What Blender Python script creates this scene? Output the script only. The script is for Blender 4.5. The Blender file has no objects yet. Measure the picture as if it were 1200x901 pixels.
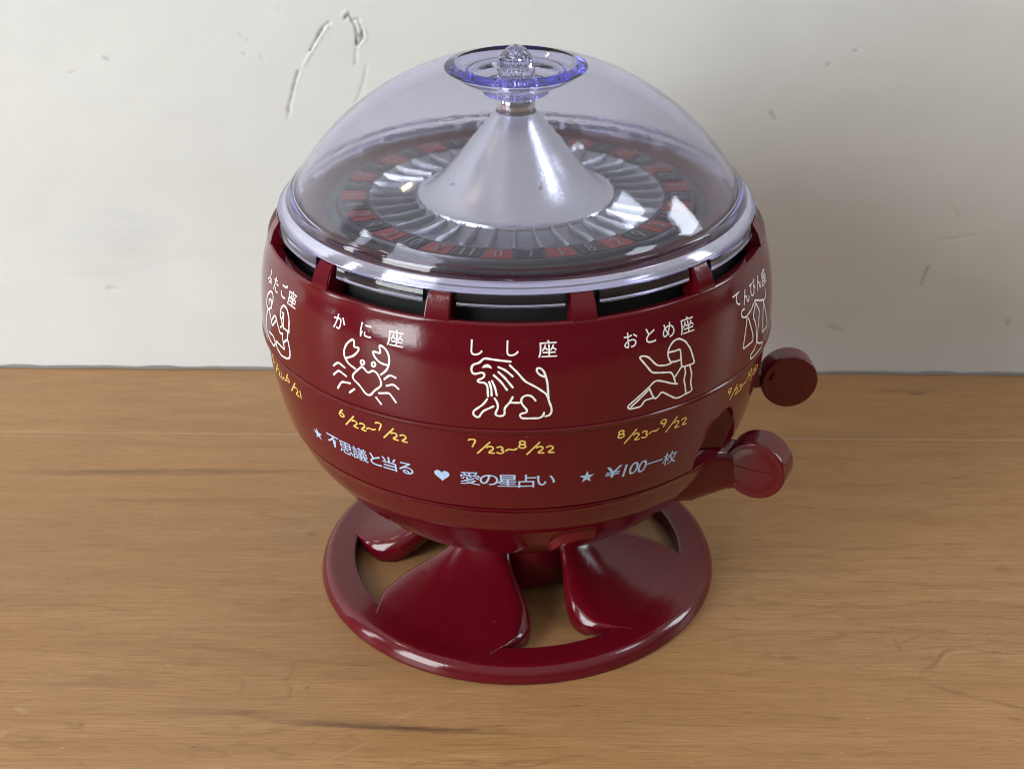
import bpy, bmesh, math, random
import numpy as np
from mathutils import Vector, Matrix
from mathutils.bvhtree import BVHTree
random.seed(7)
sc = bpy.context.scene
COL = sc.collection
R_ = math.radians

# ------------------------------------------------------------------ camera
FPX, PITCH, CD, CH, YAW, ROLL = 1650.0, 0.4984, 0.3577, 0.2554, -0.0038, -0.0042
ORG = Vector((0, -CD, CH))
FW = Vector((math.sin(YAW) * math.cos(PITCH), math.cos(YAW) * math.cos(PITCH), -math.sin(PITCH)))
rt0 = Vector((math.cos(YAW), -math.sin(YAW), 0)); up0 = rt0.cross(FW)
RT = rt0 * math.cos(ROLL) + up0 * math.sin(ROLL)
UP = up0 * math.cos(ROLL) - rt0 * math.sin(ROLL)
cam = bpy.data.cameras.new('camera')
camo = bpy.data.objects.new('camera', cam); COL.objects.link(camo)
camo.matrix_world = Matrix(((RT.x, UP.x, -FW.x, ORG.x), (RT.y, UP.y, -FW.y, ORG.y), (RT.z, UP.z, -FW.z, ORG.z), (0, 0, 0, 1)))
cam.sensor_width = 36; cam.lens = 36 * FPX / 1200
cam.clip_start = 0.01; cam.clip_end = 50
cam.dof.use_dof = True; cam.dof.focus_distance = 0.335; cam.dof.aperture_fstop = 40
sc.camera = camo

# ------------------------------------------------------------------ world, lamps, exposure
w = bpy.data.worlds.new('World'); sc.world = w; w.use_nodes = True
bg = w.node_tree.nodes['Background']
bg.inputs[1].default_value = 1.0
# the room: pale ceiling above, dim furniture and floor lower down
_t = w.node_tree; _c = _t.nodes.new('ShaderNodeTexCoord'); _s = _t.nodes.new('ShaderNodeSeparateXYZ'); _m = _t.nodes.new('ShaderNodeMapRange')
_m.interpolation_type = 'SMOOTHSTEP'; _m.inputs[1].default_value = -.05; _m.inputs[2].default_value = .85; _m.inputs[3].default_value = .08; _m.inputs[4].default_value = .63
_v = _t.nodes.new('ShaderNodeVectorMath'); _v.operation = 'SCALE'; _v.inputs[0].default_value = (1.0, 0.965, 0.915)
_t.links.new(_c.outputs['Generated'], _s.inputs[0]); _t.links.new(_s.outputs[2], _m.inputs[0]); _t.links.new(_m.outputs[0], _v.inputs['Scale']); _t.links.new(_v.outputs[0], bg.inputs[0])

def area(name, az, el, dist, sx, sy, power, col, target=(0, 0, .07)):
    l = bpy.data.lights.new(name, 'AREA'); l.shape = 'RECTANGLE'; l.size = sx; l.size_y = sy
    l.energy = power; l.color = col
    o = bpy.data.objects.new(name, l); COL.objects.link(o)
    a, e = R_(az), R_(el); t = Vector(target)
    d = Vector((math.sin(a) * math.cos(e), -math.cos(a) * math.cos(e), math.sin(e)))
    o.location = t + d * dist
    o.rotation_euler = (-d).to_track_quat('-Z', 'Y').to_euler()
    return o
# azimuth 0 = towards the camera, + = to the right of the object
area('window_left', -52, 18, 1.45, 0.62, 0.95, 22.5, (0.955, 1.0, 1.01))
area('window_far_left', -84, 14, 1.45, 0.14, 0.80, 3.6, (0.93, 0.97, 1.0))
area('window_right', 101, 20, 1.2, 0.34, 0.50, 5.5, (0.88, 0.94, 1.0))
area('window_high_right', 76, 45, 1.3, 0.24, 0.24, 1.6, (0.80, 0.90, 1.0))
area('lamp_left', -88, 50, 1.3, 0.05, 0.10, 0.5, (1.0, 0.80, 0.52))
sc.view_settings.view_transform = 'Standard'; sc.view_settings.look = 'None'
sc.view_settings.exposure = 0.0; sc.view_settings.gamma = 1
sc.render.engine = 'CYCLES'
sc.cycles.use_denoising = True; sc.cycles.filter_width = 1.1
sc.cycles.max_bounces = 12; sc.cycles.transmission_bounces = 12; sc.cycles.glossy_bounces = 8
sc.cycles.caustics_refractive = True; sc.cycles.caustics_reflective = True
sc.cycles.blur_glossy = 0.6; sc.cycles.sample_clamp_indirect = 6

# ------------------------------------------------------------------ pixel rays (photo pixels, 1200 x 901)
def ray(u, v):
    return (FW * FPX + RT * (u - 600) - UP * (v - 450.5)).normalized()
def atz(u, v, z):
    d = ray(u, v); return ORG + d * ((z - CH) / d.z)
def oncyl(u, v, R):
    d = ray(u, v); a = d.x**2 + d.y**2; b = 2 * (ORG.x * d.x + ORG.y * d.y); c = ORG.x**2 + ORG.y**2 - R * R
    t = (-b - math.sqrt(max(0, b * b - 4 * a * c))) / (2 * a); return ORG + d * t

# ------------------------------------------------------------------ helpers
def link(name, me, mat, parent=None, smooth=35):
    o = bpy.data.objects.new(name, me); COL.objects.link(o)
    if mat and not me.materials: me.materials.append(mat)
    if smooth:
        for p in me.polygons: p.use_smooth = True
        me.set_sharp_from_angle(angle=R_(smooth))
    if parent: o.parent = parent
    return o
def mesh(verts, faces, fix=True):
    me = bpy.data.meshes.new('m'); me.from_pydata([tuple(v) for v in verts], [], faces); me.update()
    if fix:
        bm = bmesh.new(); bm.from_mesh(me)
        bmesh.ops.remove_doubles(bm, verts=bm.verts, dist=1e-7)
        bmesh.ops.recalc_face_normals(bm, faces=bm.faces)
        bm.to_mesh(me); bm.free()
    return me
def fillet(pts, rads, n=4, closed=False):
    """round the corners of a polyline; rads = one radius or one per point"""
    if not isinstance(rads, (list, tuple)): rads = [rads] * len(pts)
    out = []; N = len(pts)
    for i, p in enumerate(pts):
        if (not closed and i in (0, N - 1)) or rads[i] <= 0:
            out.append(p); continue
        P = Vector(p); A = Vector(pts[i - 1]) - P; B = Vector(pts[(i + 1) % N]) - P
        la, lb = A.length, B.length; A.normalize(); B.normalize()
        d = min(rads[i], .45 * la, .45 * lb)
        a, b = P + A * d, P + B * d
        for k in range(n + 1):
            t = k / n; q = a * (1 - t)**2 + P * 2 * t * (1 - t) + b * t * t
            out.append((q.x, q.y))
    return out
def lathe_mesh(prof, n=128, closed=True, a0=None, a1=None, knurl=None):
    """closed: the profile is a closed loop (solid ring).  a0,a1: degrees for an open sector with end caps.
    Azimuth 0 = -y (towards the camera), + = +x."""
    V, F = [], []; full = a0 is None; m = len(prof)
    cols = n if full else n + 1
    for i in range(cols):
        a = 2 * math.pi * i / n if full else R_(a0 + (a1 - a0) * i / n)
        s, c = math.sin(a), -math.cos(a)
        for j, (r, z) in enumerate(prof):
            if knurl and j in knurl[0] and i % 2: r = r - knurl[1]
            V.append((r * s, r * c, z))
    for i in range(n):
        k = (i + 1) % cols
        for j in range(m if closed else m - 1):
            j2 = (j + 1) % m
            F.append((i * m + j, i * m + j2, k * m + j2, k * m + j))
    if not full:
        F.append(tuple(range(m))); F.append(tuple(reversed(range(n * m, n * m + m))))
    return mesh(V, F)
def lathe(name, prof, mat, parent=None, n=128, closed=True, smooth=35, **k):
    return link(name, lathe_mesh(prof, n, closed, **k), mat, parent, smooth)
def empty(name, loc=(0, 0, 0), parent=None):
    o = bpy.data.objects.new(name, None); COL.objects.link(o); o.location = loc; o.empty_display_size = .01
    if parent: o.parent = parent
    return o
def tag(o, label=None, cat=None, kind=None, group=None):
    if label: o['label'] = label
    if cat: o['category'] = cat
    if kind: o['kind'] = kind
    if group: o['group'] = group
    return o

# ------------------------------------------------------------------ materials
class NT:
    def __init__(s, name):
        s.m = bpy.data.materials.new(name); s.m.use_nodes = True; s.t = s.m.node_tree
        s.b = s.t.nodes['Principled BSDF']; s.out = s.t.nodes['Material Output']
    def n(s, typ, **kw):
        o = s.t.nodes.new(typ)
        for k, v in kw.items():
            if k.startswith('i_'): o.inputs[k[2:].replace('_', ' ')].default_value = v
            else: setattr(o, k, v)
        return o
    def l(s, a, b): s.t.links.new(a, b)
    def ramp(s, src, stops):
        r = s.n('ShaderNodeValToRGB'); e = r.color_ramp.elements
        while len(e) < len(stops): e.new(.5)
        for q, (p, c) in zip(e, stops): q.position = p; q.color = c if len(c) == 4 else (*c, 1)
        s.l(src, r.inputs[0]); return r.outputs[0]
    def mix(s, fac, a, b, mode='MIX'):
        x = s.n('ShaderNodeMix', data_type='RGBA', blend_type=mode)
        for sock, val in ((x.inputs[0], fac), (x.inputs[6], a), (x.inputs[7], b)):
            if isinstance(val, (int, float)): sock.default_value = val
            elif isinstance(val, tuple): sock.default_value = (*val, 1) if len(val) == 3 else val
            else: s.l(val, sock)
        return x.outputs[2]
    def math(s, op, a, b=None, c=None, clamp=False):
        x = s.n('ShaderNodeMath', operation=op, use_clamp=clamp)
        for sock, val in zip(x.inputs, (a, b, c)):
            if val is None: continue
            if isinstance(val, (int, float)): sock.default_value = val
            else: s.l(val, sock)
        return x.outputs[0]
    def noise(s, vec, scale, detail=4, rough=.5, dist=0):
        x = s.n('ShaderNodeTexNoise'); x.inputs['Scale'].default_value = scale; x.inputs['Detail'].default_value = detail
        x.inputs['Roughness'].default_value = rough; x.inputs['Distortion'].default_value = dist
        s.l(vec, x.inputs['Vector']); return x.outputs['Fac']
    def coord(s, scale=(1, 1, 1), loc=(0, 0, 0)):
        t = s.n('ShaderNodeTexCoord'); m = s.n('ShaderNodeMapping')
        m.inputs['Scale'].default_value = scale; m.inputs['Location'].default_value = loc
        s.l(t.outputs['Object'], m.inputs[0]); return m.outputs[0]
    def bump(s, h, strength, dist, prev=None):
        x = s.n('ShaderNodeBump'); x.inputs['Strength'].default_value = strength; x.inputs['Distance'].default_value = dist
        s.l(h, x.inputs['Height'])
        if prev: s.l(prev, x.inputs['Normal'])
        return x.outputs[0]
    def set(s, **kw):
        for k, v in kw.items():
            sock = s.b.inputs[k.replace('_', ' ')]
            if isinstance(v, (int, float)): sock.default_value = v
            elif isinstance(v, tuple): sock.default_value = (*v, 1) if len(v) == 3 else v
            else: s.l(v, sock)
        return s.m

def plastic(name, col, rough=.22, wear=.06):
    t = NT(name); v = t.coord()
    n1 = t.noise(v, 90, 5, .6); n2 = t.noise(v, 900, 3, .6); n3 = t.noise(v, 25, 3)
    dust = t.ramp(t.noise(v, 1500, 2, .5), [(.70, (0, 0, 0)), (.78, (1, 1, 1))])
    rr = t.math('ADD', t.math('MULTIPLY', n1, wear * 2), rough - wear)
    rr = t.math('ADD', rr, t.math('MULTIPLY', dust, .12))
    c = t.mix(n3, tuple(x * .88 for x in col), tuple(min(1, x * 1.1) for x in col))
    c = t.mix(t.math('MULTIPLY', dust, .10), c, (.5, .42, .4))
    nb = t.bump(n2, .035, .0006); nb = t.bump(n3, .10, .004, nb)
    return t.set(Base_Color=c, Roughness=rr, IOR=1.5, Normal=nb)
M = {}
M['red'] = plastic('dark_red_plastic', (.105, .0024, .0080), .12, .06)
M['redlow'] = M['red']
def flat(name, col, rough=.5, metal=0.):
    t = NT(name); v = t.coord(); n1 = t.noise(v, 250, 4, .6)
    c = t.mix(n1, tuple(x * .86 for x in col), tuple(min(1, x * 1.08) for x in col))
    return t.set(Base_Color=c, Roughness=t.math('ADD', t.math('MULTIPLY', n1, .14), rough - .07), Metallic=metal)
M['black'] = flat('black_plastic', (.008, .008, .008), .85)
M['white_print'] = flat('white_print', (.93, .92, .91), .45)
M['yellow_print'] = flat('yellow_print', (.86, .62, .16), .45)
M['blue_print'] = flat('pale_blue_print', (.46, .64, .92), .45)
M['number_print'] = flat('number_print', (.30, .29, .28), .5)
M['cell_red'] = flat('cell_red_print', (.32, .035, .03), .35)
M['cell_black'] = flat('cell_black_print', (.022, .022, .024), .35)
M['silver'] = flat('silver_paint', (.40, .41, .42), .36, .8)
M['tray'] = flat('grey_silver_tray', (.13, .13, .135), .42, .5)
M['steel'] = flat('polished_steel', (.75, .75, .76), .12, 1.)
def spun(name):
    t = NT(name); v = t.coord()
    n1 = t.noise(t.coord((1, 1, 14)), 60, 4, .6); n2 = t.noise(v, 1800, 2, .5)
    spots = t.ramp(t.noise(v, 210, 2, .4), [(.75, (0, 0, 0)), (.77, (1, 1, 1))])
    c = t.mix(t.math('MULTIPLY', spots, .5), (.66, .665, .69), (.20, .18, .17))
    return t.set(Base_Color=c, Roughness=t.math('ADD', t.math('MULTIPLY', n1, .10), .20), Metallic=.95,
                 Normal=t.bump(n2, .12, .0004))
M['cone'] = spun('spun_silver_cone')
def clear(name, rough=.02, dens=74, trans=1.0, col=(1, 1, 1)):
    t = NT(name)
    t.set(Base_Color=col, Roughness=rough, IOR=1.49, Transmission_Weight=trans)
    va = t.n('ShaderNodeVolumeAbsorption'); va.inputs['Color'].default_value = (.14, .12, .89, 1); va.inputs['Density'].default_value = dens
    t.l(va.outputs[0], t.out.inputs['Volume'])
    v = t.coord(); nb = t.bump(t.noise(v, 45, 2, .5), .02, .004)
    if rough == .035: t.l(t.math('ADD', t.math('MULTIPLY', t.ramp(t.noise(t.coord((1, 1, 3)), 70, 5, .7), [(.40, (0, 0, 0)), (.78, (1, 1, 1))]), .06), .015), t.b.inputs['Roughness'])
    nb = t.bump(t.noise(v, 700, 3, .6), .02, .0005, nb)
    t.l(nb, t.b.inputs['Normal'])
    return t.m
M['dome'] = clear('clear_lavender_plastic', .035)
M['finial'] = clear('clear_pale_plastic', .03, 22)
M['rim'] = clear('lit_lavender_rim_plastic', .05, 50, .93, (.88, .88, .98))  # slight diffuse lavender stands in for bright light refracted in the rim

# ------------------------------------------------------------------ setting: table and wall
WA, WB = atz(0, 430, 0), atz(1200, 439, 0)             # foot of the wall, from the photo
wd = (WB - WA); wd.z = 0; wd.normalize(); wn = Vector((wd.y, -wd.x, 0))   # along the wall, and out of it towards the camera
wyaw = math.atan2(wd.y, wd.x)
WC = WA + wd * ((Vector((0, 0, 0)) - WA).dot(wd))       # wall point nearest the object axis
def wcoord(u, v):                                        # photo pixel -> (along, up) on the wall face
    d = ray(u, v); t = (WC - ORG).dot(wn) / d.dot(wn); P = ORG + d * t
    return ((P - WC).dot(wd), P.z)
def tcoord(u, v):                                        # photo pixel -> (along, out) on the table
    P = atz(u, v, 0) - WC; return (P.dot(wd), P.dot(wn))

def wood():
    t = NT('honey_oak_wood')
    v = t.coord()
    base = t.noise(t.coord((1.0, 11, 11)), 12, 4, .55, .3)
    fine = t.noise(t.coord((5, 130, 130)), 10, 4, .65)
    fibre = t.noise(t.coord((17, 200, 200)), 9, 3, .65)
    dash = t.noise(t.coord((15, 95, 95), (.3, .7, 0)), 10, 2, .5)
    blot = t.noise(t.coord((1, 2.0, 1)), 6, 4, .55)
    fld = t.noise(t.coord((.8, 8., 1), (.37, .11, 0)), 4.2, 4, .55, .35)
    ring = t.math('FRACT', t.math('MULTIPLY', fld, 15))
    ring = t.math('ABSOLUTE', t.math('SUBTRACT', ring, .5))
    line = t.math('MULTIPLY', t.ramp(ring, [(.42, (0, 0, 0)), (.495, (1, 1, 1))]), t.ramp(t.noise(v, 16, 3, .6), [(.38, (0, 0, 0)), (.62, (1, 1, 1))]))
    c = t.ramp(base, [(.25, (0.3253, 0.1731, 0.0692)), (.5, (0.3833, 0.2110, 0.0880)), (.75, (0.4319, 0.2472, 0.1105))])
    c = t.mix(t.math('MULTIPLY', t.ramp(fine, [(.36, (1, 1, 1)), (.60, (0, 0, 0))]), .40), c, (0.2184, 0.1064, 0.0393))
    c = t.mix(t.math('MULTIPLY', t.ramp(fine, [(.58, (0, 0, 0)), (.75, (1, 1, 1))]), .30), c, (0.5145, 0.3138, 0.1499))
    c = t.mix(t.math('MULTIPLY', line, .42), c, (0.1845, 0.0874, 0.0337))
    c = t.mix(t.math('MULTIPLY', t.ramp(fibre, [(.30, (1, 1, 1)), (.47, (0, 0, 0))]), .40), c, (0.1748, 0.0837, 0.0337))
    c = t.mix(t.math('MULTIPLY', t.ramp(dash, [(.24, (1, 1, 1)), (.33, (0, 0, 0))]), .60), c, (0.1359, 0.0646, 0.0282))
    c = t.mix(t.math('MULTIPLY', t.ramp(blot, [(.38, (0, 0, 0)), (.72, (1, 1, 1))]), .42), c, (0.3592, 0.1663, 0.0542))
    c = t.mix(t.math('MULTIPLY', t.ramp(t.noise(t.coord((1, 2.2, 1), (.5, .2, 0)), 8, 4, .6), [(.50, (0, 0, 0)), (.78, (1, 1, 1))]), .30), c, (0.2620, 0.1569, 0.0892))
    # dark mineral streaks, figure lines and pale scratches: their own shapes, stored on the board
    brk = t.ramp(t.noise(t.coord((1.2, 40, 1)), 26, 4, .7), [(.34, (.15, .15, .15)), (.58, (1, 1, 1))])
    a1 = t.n('ShaderNodeAttribute', attribute_name='streak'); a2 = t.n('ShaderNodeAttribute', attribute_name='figure'); a3 = t.n('ShaderNodeAttribute', attribute_name='scratch')
    c = t.mix(t.math('MULTIPLY', a1.outputs['Fac'], brk, clamp=True), c, (0.0825, 0.0407, 0.0224))
    c = t.mix(t.math('MULTIPLY', a2.outputs['Fac'], t.ramp(fine, [(.3, (1, 1, 1)), (.7, (.45, .45, .45))]), clamp=True), c, (0.1795, 0.0855, 0.0337))
    c = t.mix(a3.outputs['Fac'], c, (0.5436, 0.3518, 0.1970))
    specks = t.ramp(t.noise(v, 420, 2, .5), [(.74, (0, 0, 0)), (.77, (1, 1, 1))])
    c = t.mix(t.math('MULTIPLY', specks, .35), c, (0.5822, 0.4184, 0.2629))
    nb = t.bump(fine, .14, .0006); nb = t.bump(fibre, .18, .0003, nb); nb = t.bump(blot, .05, .006, nb)
    return t.set(Base_Color=c, Roughness=t.math('ADD', t.math('MULTIPLY', fine, .16), .36), Specular_IOR_Level=.42, Normal=nb)
M['wood'] = wood()
def paint():
    t = NT('old_white_paint'); v = t.coord()
    brush = t.noise(t.coord((3, 1, 60)), 9, 5, .6); brush2 = t.noise(t.coord((9, 1, 420)), 6, 3, .6)
    lump = t.noise(v, 22, 4, .5); grain = t.noise(v, 700, 3, .6)
    stain = t.ramp(t.noise(t.coord((1, 1, 2.2)), 9, 5, .6, .6), [(.42, (0, 0, 0)), (.72, (1, 1, 1))])
    chip = t.ramp(t.noise(t.coord((1.6, 1, 1)), 62, 2, .45), [(.755, (0, 0, 0)), (.80, (1, 1, 1))])
    c = t.ramp(lump, [(.3, (.680, .694, .674)), (.7, (.720, .736, .722))])
    c = t.mix(t.math('MULTIPLY', stain, .30), c, (.60, .61, .61))
    c = t.mix(t.math('MULTIPLY', t.ramp(brush, [(.3, (1, 1, 1)), (.5, (0, 0, 0))]), .05), c, (.58, .58, .55))
    c = t.mix(t.math('MULTIPLY', chip, .30), c, (.46, .45, .43))
    ln = t.n('ShaderNodeSeparateXYZ'); t.l(v, ln.inputs[0])
    for (u, vv, ru, rv, st, cc) in ((140, 285, 85, 60, .40, (.56, .58, .62)), (150, 297, 190, 10, .30, (.60, .58, .54)), (135, 322, 70, 8, .30, (.56, .57, .58)), (960, 303, 130, 7, .22, (.64, .63, .60)), (445, 60, 14, 40, .16, (.66, .58, .42))):
        x0, z0 = wcoord(u, vv); x1 = wcoord(u + ru, vv)[0]; z1 = wcoord(u, vv - rv)[1]
        e = t.math('ADD', t.math('POWER', t.math('DIVIDE', t.math('SUBTRACT', ln.outputs[0], x0), x1 - x0), 2.), t.math('POWER', t.math('DIVIDE', t.math('SUBTRACT', ln.outputs[2], z0), z1 - z0), 2.))
        e = t.math('MULTIPLY', t.math('SUBTRACT', 1., e, clamp=True), t.ramp(t.noise(t.coord((1, 1, 3), (u * .01, 0, 0)), 40, 5, .65), [(.38, (0, 0, 0)), (.62, (1, 1, 1))]))
        c = t.mix(t.math('MULTIPLY', e, st), c, cc)
    at = t.n('ShaderNodeAttribute', attribute_name='crack_shade')
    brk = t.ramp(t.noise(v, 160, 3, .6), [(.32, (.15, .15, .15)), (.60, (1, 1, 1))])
    c = t.mix(t.math('MULTIPLY', at.outputs['Fac'], brk, clamp=True), c, (.13, .13, .12))  # groove shade painted into the cracks as a dark colour
    nb = t.bump(brush, .06, .0010); nb = t.bump(brush2, .04, .0004, nb); nb = t.bump(lump, .25, .003, nb)
    nb = t.bump(chip, .2, -.0006, nb); nb = t.bump(grain, .06, .0004, nb)
    return t.set(Base_Color=c, Roughness=.48, Specular_IOR_Level=.35, Normal=nb)
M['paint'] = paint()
M['foot_shade'] = flat('foot_gap_shade', (.20, .19, .18), .7)  # dark colour stands in for the shadow gap at the wall foot

# table: two boards with an open joint, both children of the table
table = tag(empty('table', (WC.x, WC.y, 0)), kind='structure'); table.rotation_euler.z = wyaw
j0 = -tcoord(600, 511)[1]                                 # joint between the boards, from the photo
def catmull(p, n=6):
    out = []
    for i in range(len(p) - 1):
        p0 = p[max(0, i - 1)]; p1 = p[i]; p2 = p[i + 1]; p3 = p[min(len(p) - 1, i + 2)]
        for k in range(n):
            t = k / n
            out.append(tuple(.5 * (2 * p1[c] + (p2[c] - p0[c]) * t + (2 * p0[c] - 5 * p1[c] + 4 * p2[c] - p3[c]) * t * t + (3 * p1[c] - p0[c] - 3 * p2[c] + p3[c]) * t**3) for c in (0, 1)))
    return out + [p[-1]]
STREAK = [(455, 852, 150, 4.2, .95, .047), (400, 846, 90, 2.6, .5, .03), (190, 553, 190, 4.5, .60, -.008), (205, 586, 110, 3, .35, .0), (1060, 458, 45, 2.6, .40, .0), (1075, 460, 12, 3.5, .6, .0),
          (330, 838, 170, 5, .30, .05), (960, 668, 120, 2.4, .25, -.02), (120, 800, 70, 6, .30, 0), (560, 872, 60, 2, .25, .0), (975, 840, 14, 5, .45, .1), (1175, 666, 10, 4, .4, 0),
          (365, 625, 8, 4, .5, .2), (1190, 843, 12, 3, .5, .2), (925, 770, 14, 3, .3, 0), (360, 805, 3, 3, .8, 0), (95, 850, 5, 5, .4, 0)]
FIG = [([(1300, 768), (1234, 765), (1178, 765), (1134, 760), (1108, 764), (1098, 774), (1086, 784), (1079, 790), (1082, 797), (1091, 802), (1112, 808), (1134, 814), (1180, 826), (1234, 838), (1320, 850)], .0009, .85),
       ([(330, 764), (340, 770), (343, 780), (341, 788), (335, 797), (341, 806), (339, 815)], .0008, .5), ([(338, 776), (380, 776), (440, 779)], .0007, .45), ([(380, 790), (410, 793), (450, 795)], .0008, .45), ([(282, 795), (285, 803), (281, 812)], .0008, .3),
       ([(830, 709), (900, 708), (1000, 711), (1050, 710), (1076, 707), (1130, 704), (1200, 710)], .0008, .55), ([(940, 755), (990, 745), (1050, 740), (1130, 742), (1200, 744)], .0008, .55),
       ([(830, 655), (930, 650), (1000, 655), (1080, 653), (1200, 652)], .0011, .40), ([(830, 641), (900, 639), (1000, 643), (1100, 637), (1200, 638)], .0010, .38), ([(860, 682), (960, 678), (1060, 683), (1170, 690)], .0008, .35),
       ([(0, 648), (60, 645), (120, 640), (200, 648), (260, 652), (350, 648)], .0011, .34), ([(0, 711), (90, 708), (140, 714), (180, 714)], .0008, .42), ([(0, 617), (120, 612), (250, 620), (370, 615)], .0010, .25),
       ([(1048, 748), (1053, 758), (1056, 763)], .0007, .5), ([(860, 722), (872, 726), (900, 725)], .0007, .4), ([(20, 745), (50, 735), (120, 742)], .0007, .3), ([(240, 690), (300, 682), (370, 684)], .0009, .3), ([(900, 590), (1000, 596), (1200, 590)], .0011, .3),
       ([(820, 566), (950, 570), (1200, 564)], .0010, .3), ([(0, 760), (90, 764), (180, 776), (230, 772)], .0008, .3), ([(700, 880), (820, 872), (960, 884), (1200, 876)], .0007, .4), ([(650, 850), (760, 846), (860, 852)], .0006, .35), ([(20, 872), (160, 866), (300, 884)], .0007, .35)]
SCR = [([(452, 849), (490, 832), (530, 820)], .0005, .22), ([(365, 898), (400, 884), (432, 869)], .0005, .22), ([(1300, 771), (1234, 768), (1178, 768), (1134, 763), (1111, 767), (1101, 777)], .0011, .18), ([(0, 862), (6, 858)], .0010, .3), ([(20, 830), (30, 834)], .0010, .4)]
def tl(u, v):                                             # pixel -> table-local x, y
    P = atz(u, v, 0) - WC; return (P.dot(wd), -P.dot(wn))
def board(name, x0, x1, y0, y1, th, r=.0007):
    """local: x along the wall, y into the wall; rounded long edges; fine grid where the photograph looks"""
    def ax(lo, hi, a, b, d):
        q = [lo + (a - lo) * k / 8 for k in range(8)] if lo < a - 1e-6 else []
        a = max(a, lo); b = min(b, hi)
        n = max(1, int((b - a) / d)); q += [a + (b - a) * k / n for k in range(n + 1)]
        if hi > b + 1e-6: q += [b + (hi - b) * k / 8 for k in range(1, 9)]
        return q
    xs = ax(x0, x1, -.205, .225, .00068)
    ys = ax(y0 + r, y1 - r, -.225, .0, .00056)
    e = [(1 - math.cos(k * math.pi / 8), 1 - math.sin(k * math.pi / 8)) for k in range(4)]        # rolled edge
    prof = [(y0, -th)] + [(y0 + r * a, -r * b) for a, b in e] + [(y, 0.) for y in ys] + [(y1 - r * a, -r * b) for a, b in reversed(e)] + [(y1, -th)]
    X, Y = np.meshgrid(np.array(xs), np.array([p[0] for p in prof]), indexing='ij')
    Z = np.broadcast_to(np.array([p[1] for p in prof]), X.shape)
    nx, m = X.shape
    co = np.stack([X, Y, Z], -1).reshape(-1, 3)
    idx = np.arange(nx * m).reshape(nx, m)
    Fq = np.stack([idx[:-1, :-1], idx[1:, :-1], idx[1:, 1:], idx[:-1, 1:]], -1).reshape(-1, 4)
    me = bpy.data.meshes.new('m'); me.vertices.add(len(co)); me.vertices.foreach_set('co', co.ravel())
    me.loops.add(Fq.size); me.loops.foreach_set('vertex_index', Fq.ravel().astype(np.int32))
    me.polygons.add(len(Fq)); me.polygons.foreach_set('loop_start', np.arange(0, Fq.size, 4, dtype=np.int32)); me.update(calc_edges=True)
    xx, yy = co[:, 0], co[:, 1]
    wob = .00035 * np.sin(xx * 310 + yy * 90) + .00022 * np.sin(xx * 905 + 1.3) + .00014 * np.sin(xx * 2100 + yy * 1500)
    def store(nm, arr):
        a = me.attributes.new(nm, 'FLOAT', 'POINT'); a.data.foreach_set('value', arr.astype(np.float32))
    st = np.zeros(len(co))
    for (u, v, hl, hw, k, sl) in STREAK:
        p = tl(u, v); q = tl(u + hl, v + hl * sl); L = math.hypot(q[0] - p[0], q[1] - p[1]); an = math.atan2(q[1] - p[1], q[0] - p[0]); W = abs(tl(u, v + hw)[1] - p[1])
        dx, dy = xx - p[0], yy - p[1] + wob * .35
        a = (dx * math.cos(an) + dy * math.sin(an)) / L; b = (dy * math.cos(an) - dx * math.sin(an)) / W
        st = np.maximum(st, k * np.clip(1 - a * a - b * b, 0, 1)**.7)
    store('streak', st)
    for nm, lst in (('figure', FIG), ('scratch', SCR)):
        acc = np.zeros(len(co))
        for pts, hw, k in lst:
            Q = [tl(*p) for p in catmull(pts)]
            lo = (min(q[0] for q in Q) - .004, min(q[1] for q in Q) - .004); hi = (max(q[0] for q in Q) + .004, max(q[1] for q in Q) + .004)
            sel = np.nonzero((xx > lo[0]) & (xx < hi[0]) & (yy > lo[1]) & (yy < hi[1]))[0]
            if not len(sel): continue
            px, py = xx[sel], yy[sel] + wob[sel] * (1 if nm == 'figure' else .3); d = np.full(len(sel), 9.)
            for (ax_, ay_), (bx_, by_) in zip(Q, Q[1:]):
                ex, ey = bx_ - ax_, by_ - ay_; h = np.clip(((px - ax_) * ex + (py - ay_) * ey) / (ex * ex + ey * ey), 0, 1)
                d = np.minimum(d, np.hypot(px - ax_ - h * ex, py - ay_ - h * ey))
            acc[sel] = np.maximum(acc[sel], min(1, k * 1.25) * np.clip(1 - d / hw, 0, 1)**.8 * (.7 + .3 * np.sin(px * 420 + 2 * k)))
        store(nm, acc)
    return link(name, me, M['wood'], table, 60)
board('board', -.9, .9, j0 + .00032, -.0002, .02)
board('board', -.9, .9, -.75, j0 - .00032, .02)
link('joint_glint', mesh([(-.9, j0 - .00034, -.00022), (.9, j0 - .00034, -.00022), (.9, j0 + .00034, -.00008), (-.9, j0 + .00034, -.00008)], [(0, 1, 2, 3)]), flat('painted_joint_glint', (.42, .26, .14), .45), table, 0)  # pale strip paints the glint of the reflective joint edge

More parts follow.
